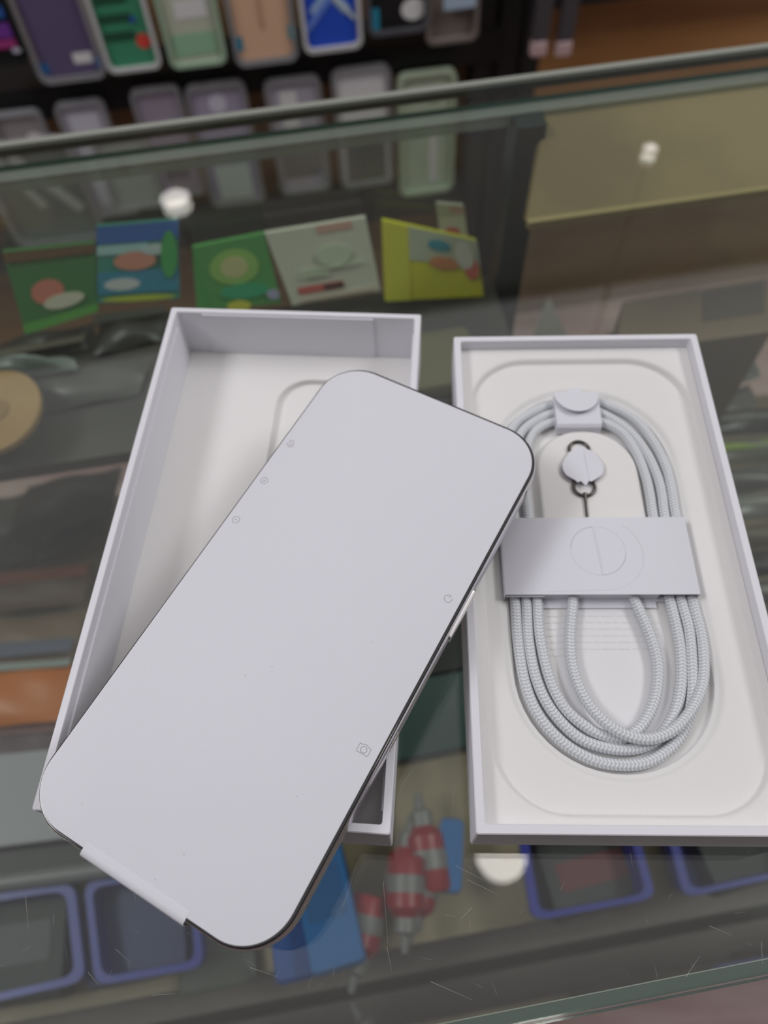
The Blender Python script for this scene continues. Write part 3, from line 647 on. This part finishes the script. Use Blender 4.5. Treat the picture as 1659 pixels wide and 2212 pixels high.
blue = mat('royal_blue_plastic', (.012, .02, .30), .35)
def bin_(label, corners, content, z0=SZ+.0005, h=.042, name='blue_bin', grp=None):
    q = [at(px, py, z0+h) for px, py in corners]; org = sum(q, Vector())/4; org.z = z0
    t_ = thing(name, label, 'storage bin', org, group='blue plastic bins in the counter')
    ctr = sum(q, Vector())/4
    def lp_(s_, z): 
        L = []
        qq = [ctr+(p-ctr)*s_ for p in q]
        for i in range(4):
            a, b_, c_ = qq[i-1], qq[i], qq[(i+1) % 4]
            for k in range(6):
                t2 = k/5; r_ = .14
                s1 = b_.lerp(a, r_*(1-t2)); s2 = b_.lerp(c_, r_*t2)
                pnt = s1.lerp(s2, t2); L.append(Vector((pnt.x, pnt.y, z))-Vector((org.x, org.y, org.z)))
        return L
    MB().loft([lp_(.84, z0), lp_(.95, z0+h*.8), lp_(1.0, z0+h*.8), lp_(1.0, z0+h), lp_(.86, z0+h), lp_(.78, z0+.003)], True, True).build('bin_body', blue, t_, angle=40)
    return t_, org
def goods(name, label, cat, px, py, z, sx_, sy_, h, ang, m_, m2_=None):
    sx_ *= 1.1; sy_ *= 1.1
    w = at(px, py, z); t_ = thing(name, label, cat, w, (0, 0, math.radians(ang)), {'adapter_box': 'adapter boxes in the blue bins', 'blue_pack': 'blue packs in the counter'}.get(name))
    m2 = MB(); m2.loft([rr(sx_*.94, sy_*.94, .003, 0), rr(sx_, sy_, .004, h*.2), rr(sx_, sy_, .004, h*.8), rr(sx_*.94, sy_*.94, .003, h)], True, True); m2.build('pack_body', m_, t_, angle=40)
    if m2_: MB().loft([rr(sx_*.7, sy_*.35, .002, h), rr(sx_*.7, sy_*.35, .002, h+.0006)], True, True).build('printed_label', m2_, t_)
    return t_
redl = flat('dark_red_label', (.12, .015, .025)); greyl = flat('mid_grey_label', (.05, .05, .055))
bin_('blue plastic bin cut by the left image edge', ((-130, 2190), (185, 2120), (160, 1905), (-130, 1950)), None)
bin_('blue plastic bin below the phone, second from the left', ((205, 2130), (440, 2090), (420, 1870), (180, 1905)), None)
bin_('blue plastic bin below the right box, left of the two there', ((1150, 1990), (1418, 1940), (1370, 1770), (1120, 1800)), None)
bin_('blue plastic bin at the right edge below the right box', ((1478, 1940), (1750, 1880), (1700, 1720), (1430, 1760)), None)
goods('adapter_box', 'dark grey adapter box inside the leftmost blue bin', 'box', 60, 2040, SZ+.004, .060, .060, .020, 5, dark, greyl)
goods('adapter_box', 'navy adapter box inside the blue bin below the phone', 'box', 315, 1990, SZ+.004, .058, .060, .022, 8, flat('navy_card', (.02, .03, .12)), None)
goods('adapter_box', 'charcoal box with dark red label inside the bin below the right box', 'box', 1265, 1885, SZ+.004, .058, .044, .020, 10, dark, redl)
goods('adapter_box', 'charcoal box inside the bin at the right edge', 'box', 1590, 1835, SZ+.004, .058, .040, .020, 12, dark, None)
# red-topped glue bottles and blue packs
redp = flat('red_plastic', (.30, .012, .025), .35); whp = flat('milky_plastic', (.20, .19, .19), .4); bluep = flat('bright_blue_film', (.015, .13, .38), .4)
def bottle(px, py, z, ang, sc_, label):
    w = at(px, py, z); t_ = thing('glue_bottle', label, 'bottle', w, (0, math.radians(90), math.radians(ang)), group='red bottles in the counter')
    sc_ *= 1.1
    f_ = lambda r_, z_: [Vector((r_*sc_*math.cos(k*TP/20), r_*sc_*math.sin(k*TP/20), z_*sc_)) for k in range(20)]
    MB().loft([f_(.009, 0), f_(.0105, .002), f_(.0105, .026), f_(.006, .031)], True, True).build('bottle_body', redp, t_, angle=40)
    MB().loft([f_(.0108, .010), f_(.0108, .019)], True, True).build('paper_label', whp, t_, angle=40)
    MB().loft([f_(.006, .030), f_(.0062, .038), f_(.003, .040), f_(.0018, .048)], True, True).build('nozzle_cap', whp, t_, angle=40)
bottle(800, 1935, SZ+.030, 255, 1.0, 'red bottle with milky cap, leftmost of the red cluster')
bottle(868, 1965, SZ+.028, 80, 1.05, 'red bottle nearest the shelf edge in the red cluster')
bottle(878, 1850, SZ+.040, 265, 1.0, 'red bottle just below the left box corner')
bottle(935, 1930, SZ+.028, 95, 1.15, 'red bottle at the right of the red cluster')
bottle(925, 1865, SZ+.030, 250, .9, 'red bottle beside the small blue pack')
goods('blue_pack', 'small bright blue pack behind the red bottles', 'pack', 972, 1850, SZ+.022, .014, .040, .012, -8, bluep)
goods('blue_pack', 'long bright blue pack standing beside the phone edge', 'pack', 705, 1930, SZ+.030, .030, .078, .020, 12, bluep, flat('deep_streak', (.02, .10, .28)))
goods('blue_pack', 'darker blue pack under the phone corner', 'pack', 640, 1960, SZ+.024, .030, .072, .012, 8, flat('deep_blue_film', (.012, .07, .30)))
goods('grey_pack', 'grey flat pack beside the blue pack under the phone corner', 'pack', 470, 2010, SZ+.001, .045, .060, .008, 8, flat('moss_grey', (.10, .105, .09)))
goods('teal_reflection', 'dark teal slab standing in for a reflection between the two white boxes', 'box', 930, 1560, SZ+.05, .060, .046, .020, 8, flat('teal_reflection_tone', (.03, .062, .058), .25))  # solid teal slab paints a reflection seen in the gap
goods('dark_box', 'black box between the two white boxes, above the teal slab', 'box', 960, 1370, SZ+.05, .070, .060, .016, 8, flat('black_card', (.012, .013, .014), .4))
goods('olive_box', 'olive brown box between the far ends of the white boxes', 'box', 950, 800, RZ+.001, .040, .040, .012, 8, flat('olive_card', (.13, .12, .06)))

# fanned clear sleeves on the right
for i, (x0_, y0_, x1_, y1_, lab) in enumerate(((1310, 720, 1545, 622, 'topmost clear sleeve of the fanned stack behind the right box'), (1325, 765, 1565, 668, 'second clear sleeve in the fanned stack behind the right box'),
        (1500, 760, 1612, 720, 'third clear sleeve, short, beside the right box corner'), (1500, 820, 1630, 765, 'fourth clear sleeve beside the right box corner'), (1520, 880, 1625, 830, 'fifth clear sleeve beside the right box'))):
    pouch('plastic_sleeve', lab, 'plastic sleeve', ((x0_-15, y0_+48), (x1_+12, y1_+48), (x1_-8, y1_), (x0_, y0_)), SZ+.12-.012*i, film_l if i % 2 == 0 else flat('silver_film', (.20, .21, .20), .3), .004)
LBL = ['dark bag of cables right of the right box, topmost of its pile', 'olive bag right of the right box with a lime scrap', 'smoky bag in the middle of the pile right of the right box', 'grey bag with ribbed cable in the pile right of the right box',
       'brownish bag low in the pile right of the right box', 'darkest bag in the pile right of the right box', 'lower grey bag at the right image edge', 'lowest bag at the right image edge']
for i, lab in enumerate(LBL):
    yy = 890 + i*62
    m_ = (gr3, gr2, gr, film_l, flat('brownish_film', (.12, .10, .07)), black, gr, gr3)[i]
    pouch('cable_bag', lab, 'bag', ((1470, yy+66), (1790, yy+30), (1775, yy-22), (1455, yy+12)), SZ+.085-.006*i, m_, .009, ((.20, .30, .03), .35, .6) if i == 1 else (((.22, .23, .20), .4, .55) if i in (0, 3, 6) else None))
kcarton('cardboard_box', 'brown cardboard box with dark strip at the far right of the counter', 'carton', ((1330, 760), (1670, 715), (1660, 600), (1345, 650)), SZ+.001, -.130, flat('brown_card', (.20, .145, .085)), ((.10, .08, .05), .55, .95, .35, .9))
kcarton('cardboard_box', 'dark brown flat box right of the glass post', 'carton', ((1155, 880), (1300, 870), (1290, 750), (1165, 755)), SZ+.001, -.120, flat('dark_brown_card', (.115, .078, .035)))
o = MB(); o.loft([[at(1185, 640, SZ+.05), at(1100, 860, SZ+.05), at(1290, 860, SZ+.05)], [at(1185, 640, SZ+.052), at(1100, 860, SZ+.052), at(1290, 860, SZ+.052)]], True, True)
tag(o.build('paper_triangle', flat('grey_paper', (.16, .155, .13)), smooth=False, org=at(1190, 790, SZ+.05)), 'grey paper folded to a point behind the right box', 'paper')

# ------------------------------------------------------------------ display rack beyond the counter
def flat(name, c, rough=.5): return _flat(name, tuple(min(.80, v*1.55) for v in c), rough)  # rack colours lifted to stand in for stronger light on the rack
case_pl = clear('clear_case_shell', (.72, .74, .74), haze=.28, hazecol=(.80, .80, .84), rough=.1)
RY = 1.0
RP, RN = K(0, RY, 0), K(0, -1, 0)
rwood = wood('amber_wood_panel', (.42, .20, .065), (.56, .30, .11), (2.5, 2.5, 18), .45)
ro = thing('display_rack', 'black slotted display rack of phone cases behind the counter', 'display rack', K(0, RY, FZ), (0, 0, YAW))
def rk(px, py): q = toK(onplane(px, py, RP, RN)); return q.x, q.z
xr = rk(1040, 100)[0]
bk = MB(); bk.box(-1.2, xr, .05, .06, 0, 1.5); bk.build('back_panel', wood('brown_back_panel', (.26, .16, .08), (.36, .23, .12), (3, 3, 14), .5), ro, smooth=False)
def bar(px0, px1, py0, py1, hz, y0=.0, y1=.03, name='shelf_bar'):
    xa, za = rk(px0, py0); xb, zb_ = rk(px1, py1)
    m2 = MB(); P = []
    for (x_, z_) in ((xa, za), (xb, zb_)): P.append([Vector((x_, y0, z_-FZ-hz)), Vector((x_, y1, z_-FZ-hz)), Vector((x_, y1, z_-FZ)), Vector((x_, y0, z_-FZ))])
    m2.loft(P, True, True); m2.build(name, black, ro, smooth=False)
zrow = rk(400, 130)[1]
m2 = MB(); m2.box(-1.1, xr+.02, -.012, .05, zrow-FZ-.045, zrow-FZ-.004); m2.build('case_rail', black, ro, smooth=False)
m2 = MB(); m2.box(-1.1, xr+.02, .02, .05, zrow-FZ-.30, zrow-FZ-.24); m2.build('case_rail', dark, ro, smooth=False)
for px in (1045, 1095, 1150):
    x_, _ = rk(px, 60); m2 = MB(); m2.box(x_-.012, x_+.012, -.01, .03, .1, 1.1); m2.build('rack_post', black, ro, smooth=False)
# cases: px left, right, bottom py
def case(label, pl_, pr_, pb, style, h=.155, name='phone_case', dy=-.03, cat='phone case', hang=None):
    P = K(0, RY+dy, 0)
    qa, qb = toK(onplane(pl_, pb, P, RN)), toK(onplane(pr_, pb, P, RN)); w = qb.x-qa.x; z0 = min(qa.z, qb.z) if hang is None else hang
    t_ = thing(name, label, cat, K((qa.x+qb.x)/2, RY+dy, z0), (math.radians(-4), 0, YAW), {'phone_case': 'boxed phone cases on the upper rack row', 'hanging_case': 'clear case packs on the lower rack row'}.get(name, 'clear pouches beyond the glass'))
    def rz(w_, h_, r_, y_, cz_): return [Vector((v.x, y_, v.y)) for v in rr(w_, h_, r_, 0, 0, cz_)]
    tk = .011; frame_m, card_m, extras = style; r_ = w*.16
    if frame_m is not None:
        MB().loft([rz(w, h, r_, 0, h/2), rz(w, h, r_, -tk, h/2), rz(w*.86, h-.14*w, r_*.7, -tk, h/2), rz(w*.86, h-.14*w, r_*.7, -.002, h/2)], True, True).build('case_shell', frame_m, t_, angle=50)
    if card_m is not None:
        k = .84 if frame_m is not None else 1.0
        MB().loft([rz(w*k, h-(1-k)*w, r_*.6, -.003, h/2), rz(w*k, h-(1-k)*w, r_*.6, -.0065, h/2)], True, True).build('insert_card', card_m, t_, angle=50)
    for i, (kk, col, u, v, du, dv) in enumerate(extras):
        y_ = -.0068-.0004*i if card_m is not None else -tk-.0003-.0003*i
        cx_, cz_ = (u-.5)*w, v*h
        if kk == 'c': lp_ = [Vector((cx_+du*w*math.cos(a_*TP/20), y_, cz_+dv*w*math.sin(a_*TP/20))) for a_ in range(20)]
        elif kk == 'd': # diagonal band
            ux = Vector((math.cos(dv), 0, math.sin(dv))); nx_ = Vector((-ux.z, 0, ux.x)); c_ = Vector((cx_, y_, cz_)); lp_ = [c_-ux*w*.42-nx_*du*w, c_+ux*w*.42-nx_*du*w, c_+ux*w*.42+nx_*du*w, c_-ux*w*.42+nx_*du*w]
        else: lp_ = [Vector((cx_+sx_*du*w/2, y_, cz_+sz_*dv*h/2)) for sx_, sz_ in ((-1, -1), (1, -1), (1, 1), (-1, 1))]
        m3 = MB(); m3.loft([lp_, [p-Vector((0, .0002, 0)) for p in lp_]], True, True); m3.build('printed_motif' if kk != 'c' else 'round_sticker', flat('case_print', col), t_, smooth=False)
    return t_
bump_w = flat('pale_bumper', (.42, .42, .42), .3); 
case('black case with rainbow stripes at the upper left edge', -45, 72, 128, (black, black, [('r', (.30, .05, .02), .5, .62, .6, .07), ('r', (.30, .22, .02), .5, .54, .6, .07), ('r', (.05, .20, .05), .5, .46, .6, .07), ('r', (.02, .08, .28), .5, .36, .7, .08), ('r', (.12, .03, .22), .5, .24, .7, .10), ('r', (.25, .03, .14), .5, .15, .7, .06), ('c', (.35, .35, .42), .8, .10, .09, .05)]))
case('slim purple-grey boxed case between rainbow and green cases', 85, 235, 158, (case_pl, flat('purple_grey', (.085, .065, .13)), [('r', (.55, .55, .60), .72, .14, .28, .07), ('r', (.02, .10, .25), .12, .10, .14, .07), ('r', (.02, .10, .25), .93, .10, .1, .07)]), .17)
case('green case in pale bumper with red dot at its corner', 232, 352, 138, (bump_w, flat('leaf_green', (.04, .20, .11)), [('c', (.62, .05, .04), .78, .20, .13, .13), ('r', (.015, .06, .035), .4, .50, .55, .05), ('r', (.015, .06, .035), .4, .38, .55, .05), ('r', (.015, .06, .035), .4, .26, .55, .05), ('c', (.5, .03, .03), .68, .53, .05, .05), ('c', (.02, .04, .3), .7, .36, .05, .05), ('c', (.5, .03, .03), .66, .68, .05, .05)]))
case('pale sage green case with a white patch', 368, 492, 128, (flat('sage_shell', (.26, .36, .26), .4), flat('sage_card', (.38, .40, .32)), [('r', (.60, .66, .62), .55, .40, .55, .12), ('r', (.22, .38, .25), .5, .16, .75, .16), ('d', (.30, .42, .32), .4, .70, .10, .7)]))
case('peach boxed case with teal corners beside the blue case', 508, 645, 122, (case_pl, flat('peach_card', (.52, .33, .22)), [('r', (.02, .18, .28), .10, .16, .12, .10), ('r', (.05, .22, .25), .93, .20, .10, .10), ('r', (.40, .24, .16), .5, .60, .04, .7)]), .16)
case('bright blue plaid case in a pale bumper', 655, 782, 95, (bump_w, flat('cobalt_card', (.015, .06, .42)), [('d', (.25, .36, .68), .5, .42, .07, .80), ('d', (.25, .36, .68), .5, .42, .07, 2.3), ('d', (.10, .18, .55), .35, .30, .05, .80), ('d', (.40, .48, .72), .62, .36, .03, 2.3)]))
case('dark case with white badge and purple strip, right of the plaid case', 792, 922, 58, (flat('smoke_shell', (.06, .06, .07)), black, [('c', (.55, .55, .55), .76, .16, .20, .16), ('r', (.20, .06, .22), .45, .40, .8, .06), ('r', (.02, .20, .30), .14, .12, .12, .16)]))
case('smoky brown case at the right end of the upper row', 918, 1028, 78, (flat('brown_smoke', (.13, .11, .10)), None, [('r', (.28, .36, .45), .62, .30, .6, .10)]))
# lower row: clear packs, tops just under the rail
wl = flat('cool_white', (.60, .60, .66)); gl = flat('cool_grey', (.30, .29, .34)); grn = flat('milky_green', (.36, .42, .33))
ROW = [(-10, 75, 445, (case_pl, gl, [('r', (.60, .60, .66), .5, .60, .6, .4)]), .15, 'clear pack with grey card at the far left of the lower row'),
       (85, 185, 470, (case_pl, flat('warm_grey', (.22, .20, .20)), [('c', (.52, .50, .55), .7, .75, .2, .2)]), .16, 'clear pack with warm grey card, second from the left in the lower row'),
       (205, 305, 450, (case_pl, gl, [('r', (.42, .42, .47), .5, .5, .6, .8), ('r', (.03, .03, .04), .55, .45, .2, .2)]), .16, 'clear pack with a dark slot, third from the left in the lower row'),
       (345, 445, 410, (case_pl, flat('mauve_grey', (.24, .21, .26)), [('r', (.10, .10, .12), .5, .3, .5, .25)]), .15, 'clear pack with mauve-grey card under the sage green case'),
       (455, 575, 425, (case_pl, flat('lilac_grey', (.27, .25, .33)), [('c', (.45, .45, .52), .5, .85, .15, .15), ('r', (.40, .44, .40), .5, .2, .6, .3)]), .17, 'clear pack with lilac-grey card under the peach case'),
       (605, 715, 400, (case_pl, gl, [('r', (.62, .62, .66), .4, .75, .3, .3), ('r', (.14, .14, .14), .5, .35, .7, .4)]), .16, 'clear pack with grey and white card under the plaid case'),
       (735, 850, 385, (case_pl, flat('white_card', (.50, .50, .54)), [('r', (.75, .76, .78), .5, .72, .8, .3), ('r', (.10, .11, .10), .5, .30, .7, .5)]), .165, 'clear pack with bright white top under the dark badge case'),
       (862, 975, 402, (flat('milky_case', (.32, .38, .28), .35), grn, [('c', (.08, .09, .09), .62, .80, .10, .08), ('r', (.62, .64, .60), .62, .35, .16, .5)]), .175, 'milky green soft case at the right end of the lower row')]
for a_, b_, c_, st_, h_, lab in ROW: case(lab, a_, b_, c_, st_, h_, name='hanging_case')
case('clear pouch standing at left just beyond the glass', 30, 235, 505, (case_pl, flat('slate_grey', (.13, .15, .15)), [('d', (.35, .37, .36), .6, .6, .06, 2.2), ('d', (.30, .33, .32), .3, .7, .05, 2.0)]), .14, name='hanging_pouch', dy=-.12, cat='pouch')
case('clear pouch with dark oval hole beside the left one', 245, 365, 435, (case_pl, flat('cloud_grey', (.32, .34, .33)), [('c', (.03, .03, .04), .42, .62, .09, .2)]), .10, name='hanging_pouch', dy=-.12, cat='pouch')
# amber cabinet on the right
cabx0, z_t = rk(1185, 60)[0], rk(1400, -120)[1]
xb, zbm = rk(1400, 440)
ca = thing('wooden_cabinet', 'amber wood cabinet panel behind the counter at right', 'cabinet', K(0, RY, FZ), (0, 0, YAW))
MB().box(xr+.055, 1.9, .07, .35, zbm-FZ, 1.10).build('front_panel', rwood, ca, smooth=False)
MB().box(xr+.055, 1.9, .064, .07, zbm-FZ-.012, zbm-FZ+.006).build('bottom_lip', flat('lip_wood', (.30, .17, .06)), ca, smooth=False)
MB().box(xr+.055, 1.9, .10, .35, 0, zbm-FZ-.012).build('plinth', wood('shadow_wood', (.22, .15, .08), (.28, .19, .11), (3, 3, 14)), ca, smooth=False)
zt2 = rk(1400, 22)[1]
MB().box(xr+.075, 1.9, .03, .07, zt2-FZ, zt2-FZ+.03).build('black_rail', black, ca, smooth=False)
MB().box(xr+.12, xr+.32, .028, .068, zt2-FZ+.031, zt2-FZ+.06).build('price_strip', flat('pinkish_strip', (.45, .35, .34)), ca, smooth=False)
# pink-tipped stands hanging between the posts
for px, lab in ((1140, 'black slim phone stand with pink tip, left of the pair by the cabinet'), (1192, 'black slim phone stand with pink tip, right of the pair by the cabinet')):
    x_, z_ = rk(px, 62); t_ = thing('phone_stand', lab, 'stand', K(x_, RY-.05, z_), (0, 0, YAW))
    MB().box(-.010, .010, -.006, .006, .012, .16).build('stand_arm', flat('gunmetal', (.05, .045, .05)), t_, smooth=False, bevel=.002)
    MB().box(-.010, .010, -.007, .007, -.006, .014).build('pink_tip', flat('pink_tip', (.42, .30, .30)), t_, smooth=False, bevel=.003)
